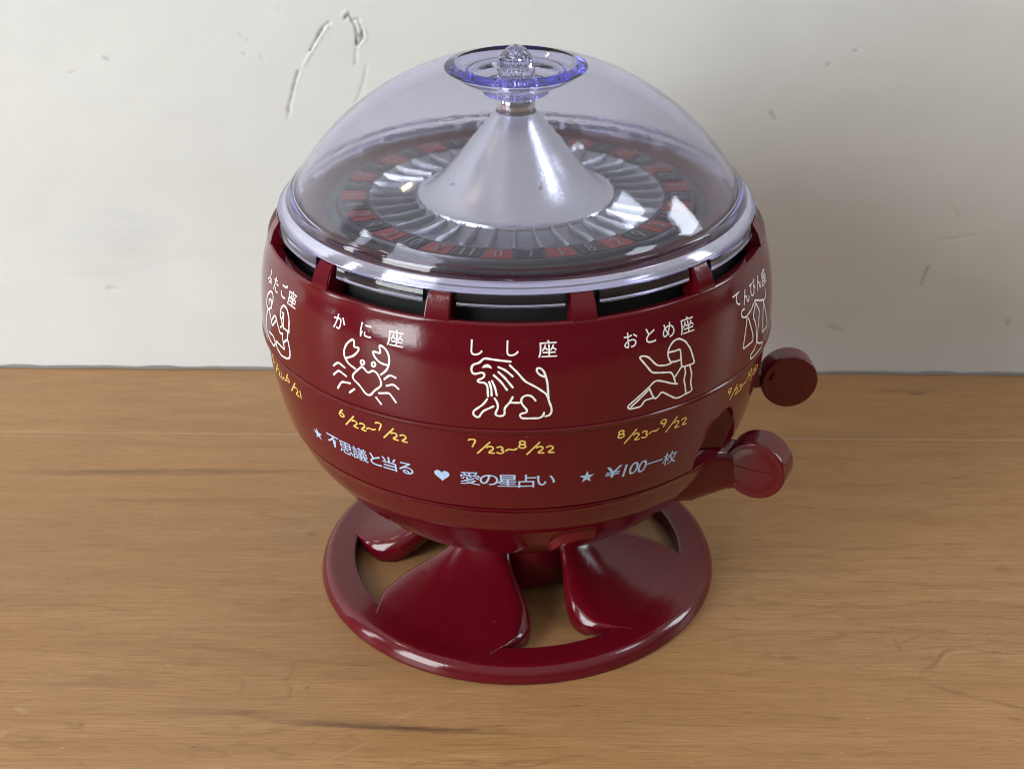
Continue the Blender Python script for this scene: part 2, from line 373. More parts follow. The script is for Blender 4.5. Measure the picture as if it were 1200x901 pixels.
# wall: one painted sheet; the paint cracks are pressed into it
def z6(*p): return [(320 + x / 6, y / 6) for x, y in p]
cracks = [(z6((398, 158), (360, 185), (310, 270), (262, 358)), 1.1, .95), (z6((350, 200), (318, 255)), 1.9, .8), (z6((178, 505), (160, 570), (140, 640)), 1.9, .75), (z6((140, 640), (120, 720), (110, 775)), 1.7, .5),
          (z6((110, 765), (112, 785)), 2.4, .75), (z6((108, 780), (100, 840)), 1.6, .22), (z6((505, 130), (530, 105), (545, 130), (575, 180), (590, 240), (586, 322)), 1.5, .95),
          (z6((560, 140), (598, 142), (622, 200), (632, 262), (598, 318)), 1.4, .85), (z6((580, 200), (606, 260), (600, 300)), 1.8, .6), (z6((622, 240), (630, 270)), 2.2, .9), (z6((583, 350), (578, 450)), 2.2, .30), (z6((655, 470), (640, 560), (605, 680), (580, 715)), 1.9, .24),
          (z6((405, 165), (403, 290)), .8, .2),
          ([(1080, 335), (1084, 322), (1088, 314)], 2.6, .40), ([(908, 140), (904, 132)], 2.4, .35),
          ([(1098, 282), (1120, 279), (1140, 276)], 1.5, .22), ([(1113, 236), (1124, 254)], 1.6, .22),
          ([(280, 40), (284, 43)], 1.6, .25), ([(288, 47), (291, 48)], 1.6, .3), ([(284, 62), (287, 64)], 1.6, .25), ([(306, 66), (308, 70)], 1.5, .25), ([(80, 86), (90, 84)], 1.2, .18), ([(62, 325), (76, 326)], 2.2, .35), ([(126, 338), (136, 338)], 2.6, .3),
          ([(970, 75), (971, 77)], 2., .4), ([(1002, 60), (1004, 61)], 2., .35), ([(122, 68), (128, 71)], 2., .4),
          ([(1182, 376), (1181, 381)], 3., .4), ([(972, 383), (984, 387)], 3.5, .25)]
ridge = [(z6((388, 178), (332, 265), (290, 335), (245, 412), (212, 472)), 1.1), (z6((490, 105), (520, 78)), 1.6), (z6((620, 165), (646, 225), (650, 280), (610, 325)), 1.0), (z6((410, 175), (412, 240)), .9), (z6((190, 520), (150, 640)), .9)]
def seglist(lst):
    out = []
    for q in lst:
        pts = [wcoord(*p) for p in q[0]]; wpx = q[1] * .00030
        for i, (a, b) in enumerate(zip(pts, pts[1:])): out.append((a, b, wpx, q[2] if len(q) > 2 else 1))
    return out
SC, SR = seglist(cracks), seglist(ridge)
def segd(p, a, b):
    ax, ay = a; bx, by = b; dx, dy = bx - ax, by - ay; L = dx * dx + dy * dy
    t = max(0, min(1, ((p[0] - ax) * dx + (p[1] - ay) * dy) / L)) if L else 0
    return math.hypot(p[0] - ax - t * dx, p[1] - ay - t * dy)
def axis(lo, hi, dense, dmin, dmax, vis):
    xs = [lo]
    while xs[-1] < hi:
        x = xs[-1]; st = dmin if any(a - .002 <= x <= b + .002 for a, b in dense) else (dmax if vis[0] < x < vis[1] else .02)
        for a, b in dense:
            if x < a - .002 < x + st: st = a - .002 - x + 1e-6
        xs.append(x + st)
    return xs
dx_, dz_ = [], []
for q in cracks + ridge:
    P = [wcoord(*p) for p in q[0]]
    dx_.append((min(p[0] for p in P) - .001, max(p[0] for p in P) + .001)); dz_.append((min(p[1] for p in P) - .001, max(p[1] for p in P) + .001))
xs = axis(-.9, .55, dx_, .00055, .004, (-.2, .22)); zs = axis(0.0006, .85, dz_, .00065, .004, (0, .2))
V, F, crack_shade = [], [], []
for z in zs:
    for x in xs:
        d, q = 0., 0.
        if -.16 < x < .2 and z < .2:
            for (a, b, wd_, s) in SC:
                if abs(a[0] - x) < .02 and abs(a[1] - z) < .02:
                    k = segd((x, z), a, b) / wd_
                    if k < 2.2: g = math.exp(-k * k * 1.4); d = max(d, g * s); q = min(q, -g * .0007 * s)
            for (a, b, wd_, s) in SR:
                if abs(a[0] - x) < .02 and abs(a[1] - z) < .02:
                    k = segd((x, z), a, b) / wd_
                    if k < 2.2: q += math.exp(-k * k * 1.2) * .0003
        V.append((x, -q, z)); crack_shade.append(d)
nx = len(xs)
for j in range(len(zs) - 1):
    for i in range(nx - 1): F.append((j * nx + i, j * nx + i + 1, (j + 1) * nx + i + 1, (j + 1) * nx + i))
me = mesh(V, F, False)
at = me.attributes.new('crack_shade', 'FLOAT', 'POINT'); at.data.foreach_set('value', crack_shade)
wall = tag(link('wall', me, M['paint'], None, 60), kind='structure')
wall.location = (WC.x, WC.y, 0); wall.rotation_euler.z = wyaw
cb = []
N = 300
V, F = [], []
for i in range(N + 1):
    x = -.9 + 1.8 * i / N; h = .0011 + .0004 * math.sin(i * 1.7) * math.sin(i * .31); o = .0010 + .0003 * math.sin(i * .9 + 1)
    V += [(x, .0005, 0.0002), (x, -o, .0002), (x, -o * .8, h * .55), (x, .0001, h)]
for i in range(N):
    for j in range(3): F.append((i * 4 + j, i * 4 + j + 1, i * 4 + 5 + j, i * 4 + 4 + j))
link('foot_shade_strip', mesh(V, F), M['foot_shade'], wall, 60)

# ------------------------------------------------------------------ the fortune machine
FM = tag(empty('fortune_machine'), 'dark red plastic tabletop zodiac fortune machine with clear dome over a roulette', 'fortune machine')
up = [(.0667, .1128), (.0673, .110), (.0686, .105), (.0695, .100), (.0701, .094), (.0703, .0885), (.0702, .0867)]
mid = [(.0698, .0863), (.0694, .082), (.0689, .077), (.0681, .072), (.0670, .0665), (.0657, .0612)]
low = [(.0648, .0606), (.0626, .0545), (.0610, .0513), (.0588, .0482), (.0548, .0428), (.0503, .0378), (.0445, .0328), (.038, .0290), (.030, .0270)]
def smooth_prof(p, n=5):
    out = []
    for i in range(len(p) - 1):
        p0 = p[max(0, i - 1)]; p1 = p[i]; p2 = p[i + 1]; p3 = p[min(len(p) - 1, i + 2)]
        for k in range(n):
            t = k / n
            out.append(tuple(.5 * (2 * p1[c] + (p2[c] - p0[c]) * t + (2 * p0[c] - 5 * p1[c] + 4 * p2[c] - p3[c]) * t * t + (3 * p1[c] - p0[c] - 3 * p2[c] + p3[c]) * t**3) for c in (0, 1)))
    return out + [p[-1]]
NB = 192
us, ms, ls = smooth_prof(up), smooth_prof(mid), smooth_prof(low, 4)
# upper band: solid shell with a rounded ledge at the top
upl = [(.0636, .1000), (.0636, .1118)] + fillet([(.0636, .1118), (.0640, .1122), (.0664, .1129), us[1]], [0, .0004, .0005, 0], 3)[1:] + us[2:-1] + [(.0702, .0869), (.0701, .0867), (.0640, .0867)]
body = lathe('upper_band', upl, M['red'], FM, NB)
# middle band, with a pocket cut for the lever
mdl = [(.0640, .08665), (.0700, .08665), (.0703, .0866), (.0705, .0864), (.07055, .0861), (.0703, .0856)] + ms[2:-1] + [(.0658, .0617), (.0657, .0615), (.0653, .0614), (.0560, .0614), (.0560, .0720)]
midb = lathe('middle_band', mdl, M['red'], FM, NB)
def polar(az, r, z):
    a = R_(az); return Vector((r * math.sin(a), -r * math.cos(a), z))
bm = bmesh.new(); bmesh.ops.create_uvsphere(bm, u_segments=48, v_segments=32, radius=1)
cut = bpy.data.meshes.new('c'); bm.to_mesh(cut); bm.free()
def pocket(az, r, z, sx, sy, sz, roll):
    co = bpy.data.objects.new('cutter', cut); COL.objects.link(co)
    co.matrix_world = Matrix.Translation(polar(az, r, z)) @ Matrix.Rotation(R_(az), 4, 'Z') @ Matrix.Rotation(R_(roll), 4, 'Y') @ Matrix.Diagonal((sx, sy, sz, 1))
    md = midb.modifiers.new('b', 'BOOLEAN'); md.object = co; md.solver = 'EXACT'; md.operation = 'DIFFERENCE'
    bpy.context.view_layer.update()
    dg = bpy.context.evaluated_depsgraph_get()
    new = bpy.data.meshes.new_from_object(midb.evaluated_get(dg)); midb.modifiers.clear(); midb.data = new
    bpy.data.objects.remove(co)
    for p in new.polygons: p.use_smooth = True
    new.set_sharp_from_angle(angle=R_(30))
pocket(50.0, .0690, .0640, .0080, .0085, .0132, 10)
pocket(90, .0690, .0640, .0072, .0058, .0130, 14)
# lower bowl
lwl = [(.0560, .0609), (.0645, .0609)] + ls + [(.0, .0268), (.0, .0300), (.03, .0300), (.05, .042)]
lwl = [(.0560, .0611), (.0636, .0611), (.0640, .0609), (.0650, .06085), (.0653, .0607), (.0653, .0604), (.0650, .0600)] + ls[1:] + [(.005, .0268), (.005, .0300), (.030, .0300), (.048, .041)]
bowl = lathe('lower_bowl', lwl, M['red'], FM, NB)
# black drum seen through the slots
lathe('inner_drum', [(.0598, .1000), (.0598, .1152), (.0585, .1160), (.0560, .1160), (.0560, .1000)], M['black'], FM, 96)
lathe('shell_floor', [(.0560, .1000), (.0640, .1000), (.0640, .0990), (.0560, .0990)], M['black'], FM, 96)

# teeth that hold the dome: 12, each a tapered block
TOFF = -1.2
def tooth_mesh():
    prof = [(.0612, .1110), (.0612, .1185), (.0638, .1186), (.0656, .1160), (.0668, .1126), (.0668, .1110)]
    bm = bmesh.new(); L, Rr = [], []
    for s, lst in ((-1, L), (1, Rr)):
        for r, z in prof:
            a = (2.85 - (z - .1110) / .008 * .45) * s
            v = bm.verts.new(polar(a, r, z)); lst.append(v)
    m = len(prof)
    for j in range(m): bm.faces.new((L[j], L[(j + 1) % m], Rr[(j + 1) % m], Rr[j]))
    bm.faces.new(L); bm.faces.new(list(reversed(Rr)))
    bmesh.ops.recalc_face_normals(bm, faces=bm.faces)
    bmesh.ops.bevel(bm, geom=list(bm.edges), offset=.00028, segments=2, affect='EDGES', clamp_overlap=True)
    me = bpy.data.meshes.new('m'); bm.to_mesh(me); bm.free(); return me
tm = tooth_mesh(); tm.materials.append(M['red'])
for k in range(12):
    o = link('tooth', tm, None, body, 40); o.rotation_euler.z = R_(15 + TOFF + 30 * k)

# ------------------------------------------------------------------ print on the shell
ann = bmesh.new()
def addl(prof):
    me = lathe_mesh(prof, 256, False); ann.from_mesh(me)
addl(us + ms)
TREE = BVHTree.FromBMesh(ann)
PROF = us + ms
ARC = [0.]
for a, b in zip(PROF, PROF[1:]): ARC.append(ARC[-1] + math.hypot(b[0] - a[0], b[1] - a[1]))
def prof_at(s):                                           # s = metres down the meridian from the slot edge
    s = max(0, min(ARC[-1] - 1e-9, s))
    for i in range(len(ARC) - 1):
        if ARC[i + 1] > s: break
    t = (s - ARC[i]) / (ARC[i + 1] - ARC[i]); a, b = PROF[i], PROF[i + 1]
    tx, tz = b[0] - a[0], b[1] - a[1]; L = math.hypot(tx, tz)
    return a[0] + tx * t, a[1] + tz * t, -tz / L, tx / L   # r, z, outward normal
def s_of_z(z):
    for i in range(len(PROF) - 1):
        if PROF[i][1] >= z >= PROF[i + 1][1]:
            return ARC[i] + (PROF[i][1] - z) / (PROF[i][1] - PROF[i + 1][1]) * (ARC[i + 1] - ARC[i])
    return ARC[-1]
def hit(u, v):                                            # photo pixel -> (azimuth rad, meridian s)
    P, n, i, d = TREE.ray_cast(ORG, ray(u, v))
    if P is None: return None
    return math.atan2(P.x, -P.y), s_of_z(P.z)
def surf(az, s, off=.00010):
    r, z, nr, nz = prof_at(s)
    r += nr * off; z += nz * off
    return Vector((r * math.sin(az), -r * math.cos(az), z))
class Print:
    def __init__(s): s.V, s.F = [], []
    def poly(s, pts):
        k = len(s.V); s.V += [surf(*p) for p in pts]; s.F.append(tuple(range(k, k + len(pts))))
    def stroke(s, pts, wdt, closed=False, off=.00010):
        """pts in (azimuth, s); ribbon of width wdt with round ends, mapped to the shell"""
        R0 = prof_at(sum(p[1] for p in pts) / len(pts))[0]
        q = [Vector((p[0] * R0, p[1])) for p in pts]
        if closed: q.append(q[0])
        # resample + light smoothing so corners look inked, not ruled
        d = []
        for a, b in zip(q, q[1:]):
            n = max(1, int((b - a).length / .00045))
            for i in range(n): d.append(a.lerp(b, i / n))
        d.append(q[-1])
        for _ in range(2):
            d = [d[i] if i in (0, len(d) - 1) else (d[i - 1] + d[i] * 2 + d[i + 1]) / 4 for i in range(len(d))]
        k0 = len(s.V); n = len(d); h = wdt / 2
        for i in range(n):
            t = (d[min(n - 1, i + 1)] - d[max(0, i - 1)])
            if t.length < 1e-9: t = Vector((1, 0))
            t.normalize(); nn = Vector((-t.y, t.x)); ww = h * (1 + .10 * math.sin(i * 1.3 + k0))
            for e in (1, -1):
                p = d[i] + nn * ww * e; s.V.append(surf(p.x / R0, p.y, off))
        for i in range(n - 1): s.F.append((k0 + 2 * i, k0 + 2 * i + 1, k0 + 2 * i + 3, k0 + 2 * i + 2))
        for c in (d[0], d[-1]):
            k = len(s.V)
            for j in range(10):
                a = j * math.pi / 5; s.V.append(surf((c.x + h * math.cos(a)) / R0, c.y + h * math.sin(a), off * .92))
            s.F.append(tuple(range(k, k + 10)))
    def build(s, name, mat, parent):
        me = mesh(s.V, s.F, False); bm = bmesh.new(); bm.from_mesh(me)
        for f in bm.faces:
            c = f.calc_center_median(); 
            if f.normal.dot(Vector((c.x, c.y, 0))) < 0: f.normal_flip()
        bm.to_mesh(me); bm.free()
        return link(name, me, mat, parent, 0)

_glyph = {}
def glyph(ch, fat=.012):
    if (ch, fat) not in _glyph:
        cu = bpy.data.curves.new('g', 'FONT'); cu.body = ch; cu.size = 1; cu.offset = fat; cu.resolution_u = 3
        o = bpy.data.objects.new('g', cu); COL.objects.link(o); bpy.context.view_layer.update()
        dg = bpy.context.evaluated_depsgraph_get(); me = bpy.data.meshes.new_from_object(o.evaluated_get(dg))
        bpy.data.objects.remove(o)
        _glyph[ch, fat] = ([(v.co.x, v.co.y) for v in me.vertices], [tuple(p.vertices) for p in me.polygons])
    return _glyph[ch, fat]
_k = glyph('星')[0]
KX = (min(p[0] for p in _k) + max(p[0] for p in _k)) / 2; KY = (min(p[1] for p in _k) + max(p[1] for p in _k)) / 2
KH = max(p[1] for p in _k) - min(p[1] for p in _k)
def put_char(pr, ch, u, v, hgt, xs=1.0, slant=0., own=False, fat=.005):
    h = hit(u, v)
    if not h: return
    az, s0 = h; V, F = glyph(ch, fat); R0 = prof_at(s0)[0]; k = len(pr.V)
    cx, cy, sc_ = KX, KY, hgt / KH
    if own:
        cx = (min(p[0] for p in V) + max(p[0] for p in V)) / 2; cy = (min(p[1] for p in V) + max(p[1] for p in V)) / 2
        sc_ = hgt / (max(p[1] for p in V) - min(p[1] for p in V))
    for (x, y) in V:
        yy = (y - cy) * sc_; xx = (x - cx) * sc_ * xs + slant * yy
        pr.V.append(surf(az + xx / R0, s0 - yy))
    pr.F += [tuple(k + i for i in f) for f in F]

SIGNS = {}
SIGNS['lion'] = ((500, 380), 6.0, [
    [(590, 262), (500, 252), (400, 236), (375, 270), (322, 282), (312, 300), (318, 345), (350, 352), (362, 340), (405, 338), (412, 350), (408, 375), (388, 388), (362, 382), (352, 390), (358, 408), (418, 408), (428, 430), (432, 505)],
    [(505, 300), (555, 322), (605, 365)], [(505, 335), (550, 375), (605, 442)], [(472, 357), (525, 405), (565, 460)], [(440, 405), (455, 450), (457, 500)], [(460, 398), (480, 440), (493, 497)],
    [(585, 288), (640, 340), (690, 400), (770, 440), (845, 490), (860, 540), (880, 590), (878, 625), (865, 640), (835, 645)],
    [(856, 520), (850, 420), (840, 370), (820, 320), (790, 300), (768, 302), (768, 325), (790, 355), (838, 370)],
    [(425, 525), (400, 560), (325, 610), (320, 630), (335, 650), (360, 652)], [(370, 648), (395, 608), (470, 575)],
    [(478, 520), (500, 550), (502, 590), (478, 630), (485, 642), (535, 645), (555, 635), (552, 620), (540, 605), (548, 585), (585, 548), (605, 510)],
    [(585, 550), (655, 550)],
    [(765, 535), (745, 505), (710, 493), (675, 505), (658, 535), (665, 555), (715, 610), (700, 622), (655, 625), (648, 640), (660, 660), (800, 658), (820, 645), (825, 620)]])
SIGNS['crab'] = ((380, 360), 7.51, [
    [(275, 540), (215, 495), (178, 435), (175, 380), (195, 325), (235, 288), (265, 278), (270, 300), (260, 352), (312, 352), (300, 390), (255, 430), (188, 448)],
    [(500, 592), (550, 555), (572, 505), (575, 440), (555, 385), (520, 345), (482, 328), (500, 410), (425, 382), (440, 430), (480, 480), (520, 500), (565, 510)],
    [(338 + 18 * math.cos(i * .524), 485 + 23 * math.sin(i * .524)) for i in range(13)], [(435 + 18 * math.cos(i * .524), 502 + 23 * math.sin(i * .524)) for i in range(13)],
    [(330, 522), (265, 578), (245, 605), (255, 630), (310, 680), (370, 765), (405, 778), (440, 735), (505, 690), (508, 665), (470, 580), (432, 552), (385, 580), (345, 525), (330, 522)],
    [(85, 512), (125, 480), (182, 530)], [(85, 590), (130, 552), (195, 605)], [(122, 710), (155, 652), (230, 668)], [(225, 748), (268, 718)],
    [(530, 632), (580, 592), (630, 620)], [(550, 690), (612, 675), (655, 718)], [(483, 755), (575, 752), (632, 835)], [(458, 792), (503, 850)]])
SIGNS['maiden'] = ((725, 385), 9.01, [
    [(550, 355), (525, 320), (515, 260), (530, 200), (570, 135), (630, 102), (700, 130), (755, 210), (800, 362), (662, 408), (658, 350), (648, 210), (600, 235), (530, 250)],
    [(550, 352), (580, 352), (650, 328)],
    [(550, 365), (500, 385), (410, 392), (370, 360), (320, 305), (270, 285), (210, 300), (280, 380), (350, 465), (420, 465), (555, 458), (580, 510), (598, 578)],
    [(655, 410), (590, 510)], [(695, 410), (705, 460), (685, 540), (700, 610), (705, 670)],
    [(748, 390), (770, 480), (755, 560), (772, 655), (705, 685), (640, 725), (595, 735), (545, 710), (450, 662), (415, 715), (380, 748), (350, 700), (320, 620)],
    [(618, 582), (560, 578), (480, 558), (410, 545), (375, 555), (320, 615), (85, 825), (110, 850), (235, 822), (270, 755), (355, 732)],
    [(320, 640), (130, 825)]])
SIGNS['twins'] = ((305, 310), 7.51, [
    [(75, 395), (58, 340), (70, 260), (95, 232), (115, 255), (118, 310), (100, 380), (75, 395)], [(80, 345), (85, 300), (105, 315), (100, 385)],
    [(68, 400), (58, 470), (62, 570), (85, 650), (125, 720), (138, 690), (120, 630), (85, 590)],
    [(85, 405), (110, 540), (150, 480), (130, 445), (105, 490)],
    [(140, 455), (165, 560), (180, 610), (205, 600), (195, 625), (220, 750), (140, 665), (150, 730), (190, 800), (240, 828), (265, 820), (265, 760), (245, 655), (205, 690)],
    [(255, 600), (258, 480), (240, 390), (210, 355), (185, 385), (178, 460), (190, 490), (210, 430), (195, 420)],
    [(190, 490), (200, 545), (180, 550)], [(205, 555), (255, 595)], [(245, 600), (242, 660)], [(210, 430), (205, 545)]])
SIGNS['scales'] = ((850, 310), 7.51, [
    [(165, 390), (140, 405), (135, 445), (150, 468), (180, 462), (220, 405), (258, 312), (300, 315), (340, 310), (352, 270), (345, 215)],
    [(188, 465), (150, 745), (240, 670), (240, 620), (200, 470)],
    [(262, 335), (240, 460), (265, 520), (270, 680), (300, 695), (322, 675), (320, 715), (220, 835), (215, 800), (255, 740), (270, 690)],
    [(262, 335), (297, 410), (285, 540), (275, 680)], [(330, 320), (365, 530), (318, 600), (328, 420), (330, 320)]])
NAMES = {'lion': [('し', 557, 407), ('し', 599, 408), ('座', 641.5, 409)],
         'crab': [('か', 397.6, 377), ('に', 428.6, 387), ('座', 463.6, 396.5)],
         'maiden': [('お', 738.3, 398.7), ('と', 761.6, 393), ('め', 783, 386.7), ('座', 804.7, 381)],
         'twins': [('ふ', 317.7, 324), ('た', 324, 333.7), ('ご', 333, 341), ('座', 342.6, 350.6)],
         'scales': [('て', 863, 351), ('ん', 873.7, 347), ('び', 881.3, 337.8), ('ん', 888.6, 330.6), ('座', 894.3, 325)]}
for nm, ((ox, oy), k, lines) in SIGNS.items():
    pr = Print()
    for ln in lines:
        pts = [hit(ox + x / k, oy + y / k) for x, y in ln]
        pts = [p for p in pts if p]
        if len(pts) > 1: pr.stroke(pts, .00050 if nm not in ('scales', 'maiden') else .00045)
    if nm == 'lion':
        pr.poly([hit(500 + x / 6, 380 + y / 6) for x, y in ((386, 306), (405, 284), (430, 278), (453, 293), (459, 311), (427, 303))])
    pr.build('zodiac_drawing', M['white_print'], body)['label'] = 'white line drawing of the %s' % nm
    pr = Print()
    for ch, u, v in NAMES[nm]: put_char(pr, ch, u, v, .0039, .95 if ch != '座' else 1.05)
    pr.build('sign_name', M['white_print'], body)

# dates: stroke numerals in yellow, all at one height round the middle band
def arc(cx, cy, rx, ry, a0, a1, n=10):
    return [(cx + rx * math.cos(R_(a0 + (a1 - a0) * i / n)), cy + ry * math.sin(R_(a0 + (a1 - a0) * i / n))) for i in range(n + 1)]
DIG = {'0': [arc(.5, .5, .42, .5, 90, 450, 18)], '1': [[(.5, 1), (.5, 0)]],
       '2': [arc(.5, .70, .42, .30, 160, -40, 9) + [(.12, .02), (.98, .02)]],
       '3': [arc(.45, .74, .38, .26, 150, -80, 9) + arc(.47, .26, .45, .27, 80, -150, 9)],
       '5': [[(.85, 1), (.2, 1), (.15, .55)] + arc(.45, .32, .42, .32, 110, -140, 9)],
       '6': [[(.72, 1), (.25, .62), (.08, .30)] + arc(.5, .28, .42, .28, 180, 540, 14)],
       '7': [[(.02, .82), (.05, .98), (.92, .98), (.45, 0)]], '8': [arc(.5, .74, .36, .25, 270, 630, 14), arc(.5, .25, .44, .26, 90, 450, 14)],
       '9': [arc(.5, .70, .42, .29, 0, 360, 14) + [(.90, .55), (.55, 0)]], '/': [[(.95, 1.0), (.05, 0)]], '~': [[(0, .30), (.12, .52), (.28, .62), (.48, .50), (.68, .36), (.84, .42), (1, .66)]]}
# layout: (char, x0, y0, w, h) in units of the small-digit height
def date(m1, d1, m2, d2):
    out = []; x = 0.
    for m, d in ((m1, d1), (m2, d2)):
        for ch in m:
            wd_ = .55 if ch == '1' else .92
            out.append((ch, x, .76, wd_ * 1.04, 1.04)); x += wd_ + .12
        x -= .12; out.append(('/', x - .02, -.12, 1.55, 1.62)); x += 1.02
        for ch in d:
            wd_ = .45 if ch == '1' else .92
            out.append((ch, x, 0, wd_, .95)); x += wd_ + .22
        if m is m1: out.append(('~', x - .08, .12, 1.22, .9)); x += 1.26
    return out, x
sd = hit(600, 527)[1]
DATES = [(-60.9, ('5', '21', '6', '21')), (-30.9, ('6', '22', '7', '22')), (-.9, ('7', '23', '8', '22')), (29.1, ('8', '23', '9', '22')), (59.1, ('9', '23', '10', '23'))]
for az, q in DATES:
    lay, W = date(*q); U = .0210 / W; pr = Print()
    R0 = prof_at(sd)[0]
    for ch, x, y, w_, h_ in lay:
        for st in DIG[ch]:
            pr.stroke([(R_(az) + ((x + px * w_) - W / 2) * U / R0, sd - (y + py * h_ - .5) * U * .98) for px, py in st], .00042)
    pr.build('date_print', M['yellow_print'], midb)
pr = Print()
for ch, u, v in [('不', 391, 516.5), ('思', 405.5, 524.7), ('議', 421.8, 531.7), ('と', 439.6, 538), ('当', 456.4, 543), ('る', 476, 548)]: put_char(pr, ch, u, v, .0040, 1.15, fat=.002 if ch in '思議' else .008)
for ch, u, v in [('愛', 550.5, 560), ('の', 572.8, 561.5), ('星', 594.7, 563), ('占', 616.5, 563.5), ('い', 639, 562)]: put_char(pr, ch, u, v, .0040, 1.22, fat=.002 if ch == '愛' else .008)
for ch, u, v, h_, x_ in [('¥', 718.5, 552.5, .0036, 1.5), ('1', 732, 551, .0039, 1.0), ('0', 742.5, 548, .0039, 1.0), ('0', 752.5, 546, .0039, 1.0)]: put_char(pr, ch, u, v, h_, x_, .15, True)
put_char(pr, '一', 767, 541, .0040, 1.1); put_char(pr, '枚', 784.5, 536, .0040, 1.05)
for u, v in ((373, 508), (687.5, 558.5)):
    az, s0 = hit(u, v); R0 = prof_at(s0)[0]
    pts = [((.0020 if i % 2 == 0 else .0008) * math.sin(i * math.pi / 5), -(.0020 if i % 2 == 0 else .0008) * math.cos(i * math.pi / 5)) for i in range(10)]
    for i in range(10):
        a, b = pts[i], pts[(i + 1) % 10]
        pr.poly([(az, s0), (az + a[0] / R0, s0 + a[1]), (az + b[0] / R0, s0 + b[1])])
az, s0 = hit(518, 556); R0 = prof_at(s0)[0]
hp = []
for i in range(28):
    t = 2 * math.pi * i / 28
    hp.append((16 * math.sin(t)**3 * .000122, -(13 * math.cos(t) - 5 * math.cos(2 * t) - 2 * math.cos(3 * t) - math.cos(4 * t)) * .000122))
for i in range(28):
    a, b = hp[i], hp[(i + 1) % 28]
    pr.poly([(az, s0), (az + a[0] / R0, s0 + a[1]), (az + b[0] / R0, s0 + b[1])])
pr.build('slogan_print', M['blue_print'], midb)

# ------------------------------------------------------------------ dome
def sph(r, R0=.0598, z0=.123, h=.034, off=0.):
    Rs = (R0 * R0 + h * h) / (2 * h); zc = z0 + h - Rs
    return zc + math.sqrt((Rs - off)**2 - r * r)
T = .0017
outer = [(.0056, .1496), (.0086, .1498), (.0100, .1509), (.0111, .1525), (.0117, .1531), (.0124, .1532), (.0131, .1527), (.0139, .1530), (.0149, .1543), (.0158, sph(.0158))]
outer = fillet(outer, .0006, 3)
rs = [.0158 + (.0592 - .0158) * (i / 36) for i in range(1, 37)]
outer += [(r, sph(r)) for r in rs]
outer += fillet([(.0592, sph(.0592)), (.0599, .1235), (.0604, .1231), (.0610, .1211), (.0610, .1190)], [0, .0004, .0006, 0, 0], 3)[1:]
inner = fillet([(.0610, .1190), (.0592, .1190), (.0588, .1200), (.0586, .1220), (.0577, sph(.0577, off=T))], [0, .0003, .0004, .0006, 0], 3)[1:]
inner += [(r, sph(r, off=T)) for r in [.0577 - (.0577 - .0182) * i / 34 for i in range(1, 35)]]
inner += fillet([(.0182, sph(.0182, off=T)), (.0158, .1512), (.0125, .1496), (.0098, .1484), (.0083, .1467), (.0056, .1463)], [0, .0012, .002, .001, .0005, 0], 3)[1:]
dome = lathe('dome', outer + inner, M['dome'], FM, 192, smooth=50)
lathe('rim', fillet([(.06105, .1188), (.06105, .1210), (.0614, .1208), (.0630, .1195), (.0636, .1191), (.0637, .1188)], [0, .0002, .0003, .0004, .0003, 0], 3), M['rim'], dome, 192, smooth=50)
# skirt segments of the rim between the teeth
for k in range(12):
    c = 30 * k + TOFF
    p = fillet([(.0620, .1156), (.0644, .1156), (.0638, .11870), (.0620, .11870)], .0003, 2, True)
    lathe('rim_skirt', p, M['dome'], dome, 20, a0=c - 11.3, a1=c + 11.3, smooth=50)
# knurled clear finial and its collars
kn = [(.0004, .1500), (.0047, .1500), (.0049, .1503), (.0049, .1536), (.0046, .1539), (.0044, .1541), (.0044, .1561), (.0042, .1564), (.0037, .1573), (.0026, .1585), (.0014, .1593), (.0004, .1596)]
fin = lathe('finial', kn, M['finial'], dome, 56, smooth=25, knurl=((2, 3, 4, 5, 6), .0006))
lathe('knurled_collar', [(.0008, .1458), (.0050, .1458), (.0053, .1461), (.0053, .1494), (.0050, .1498), (.0008, .1498)], M['finial'], dome, 60, smooth=20, knurl=((2, 3), .0005))

# ------------------------------------------------------------------ roulette under the dome
wheel = empty('roulette', (0, 0, 0), FM)
cone_p = smooth_prof([(.0056, .1420), (.0066, .1408), (.0092, .1375), (.0128, .1331), (.0163, .1286), (.0194, .1251), (.0222, .1224), (.0247, .1206), (.0262, .1201)], 5)
cone = lathe('cone', [(.0048, .1390), (.0053, .1421)] + cone_p + [(.0265, .1194), (.0258, .1188), (.0050, .1188)], M['cone'], wheel, 128, smooth=40)
lathe('metal_collar', fillet([(.0008, .1419), (.0050, .1419), (.0050, .1455), (.0008, .1455)], [0, .0002, .0003, 0], 2), M['steel'], wheel, 64)
lathe('pocket_tray', [(.0250, .1180), (.0255, .1196), (.0285, .1186), (.0330, .1180), (.0378, .1188), (.0392, .1197), (.0394, .1197), (.0394, .1170), (.0250, .1170)], M['silver'], wheel, 128, smooth=50)
lathe('number_ring', [(.0395, .1170), (.0395, .1197), (.0475, .1200), (.0480, .1192), (.0480, .1170)], M['tray'], wheel, 128)
lathe('outer_track', [(.0481, .1170), (.0481, .1180), (.0500, .1176), (.0512, .1178), (.0512, .1162), (.0481, .1162)], M['tray'], wheel, 128)
lathe('track_wall', [(.0513, .1178), (.0548, .1184), (.0560, .1194), (.0578, .1194), (.0578, .1162), (.0513, .1162)], M['red'], wheel, 128)
NC = 36; step = 360 / NC
fm_ = []
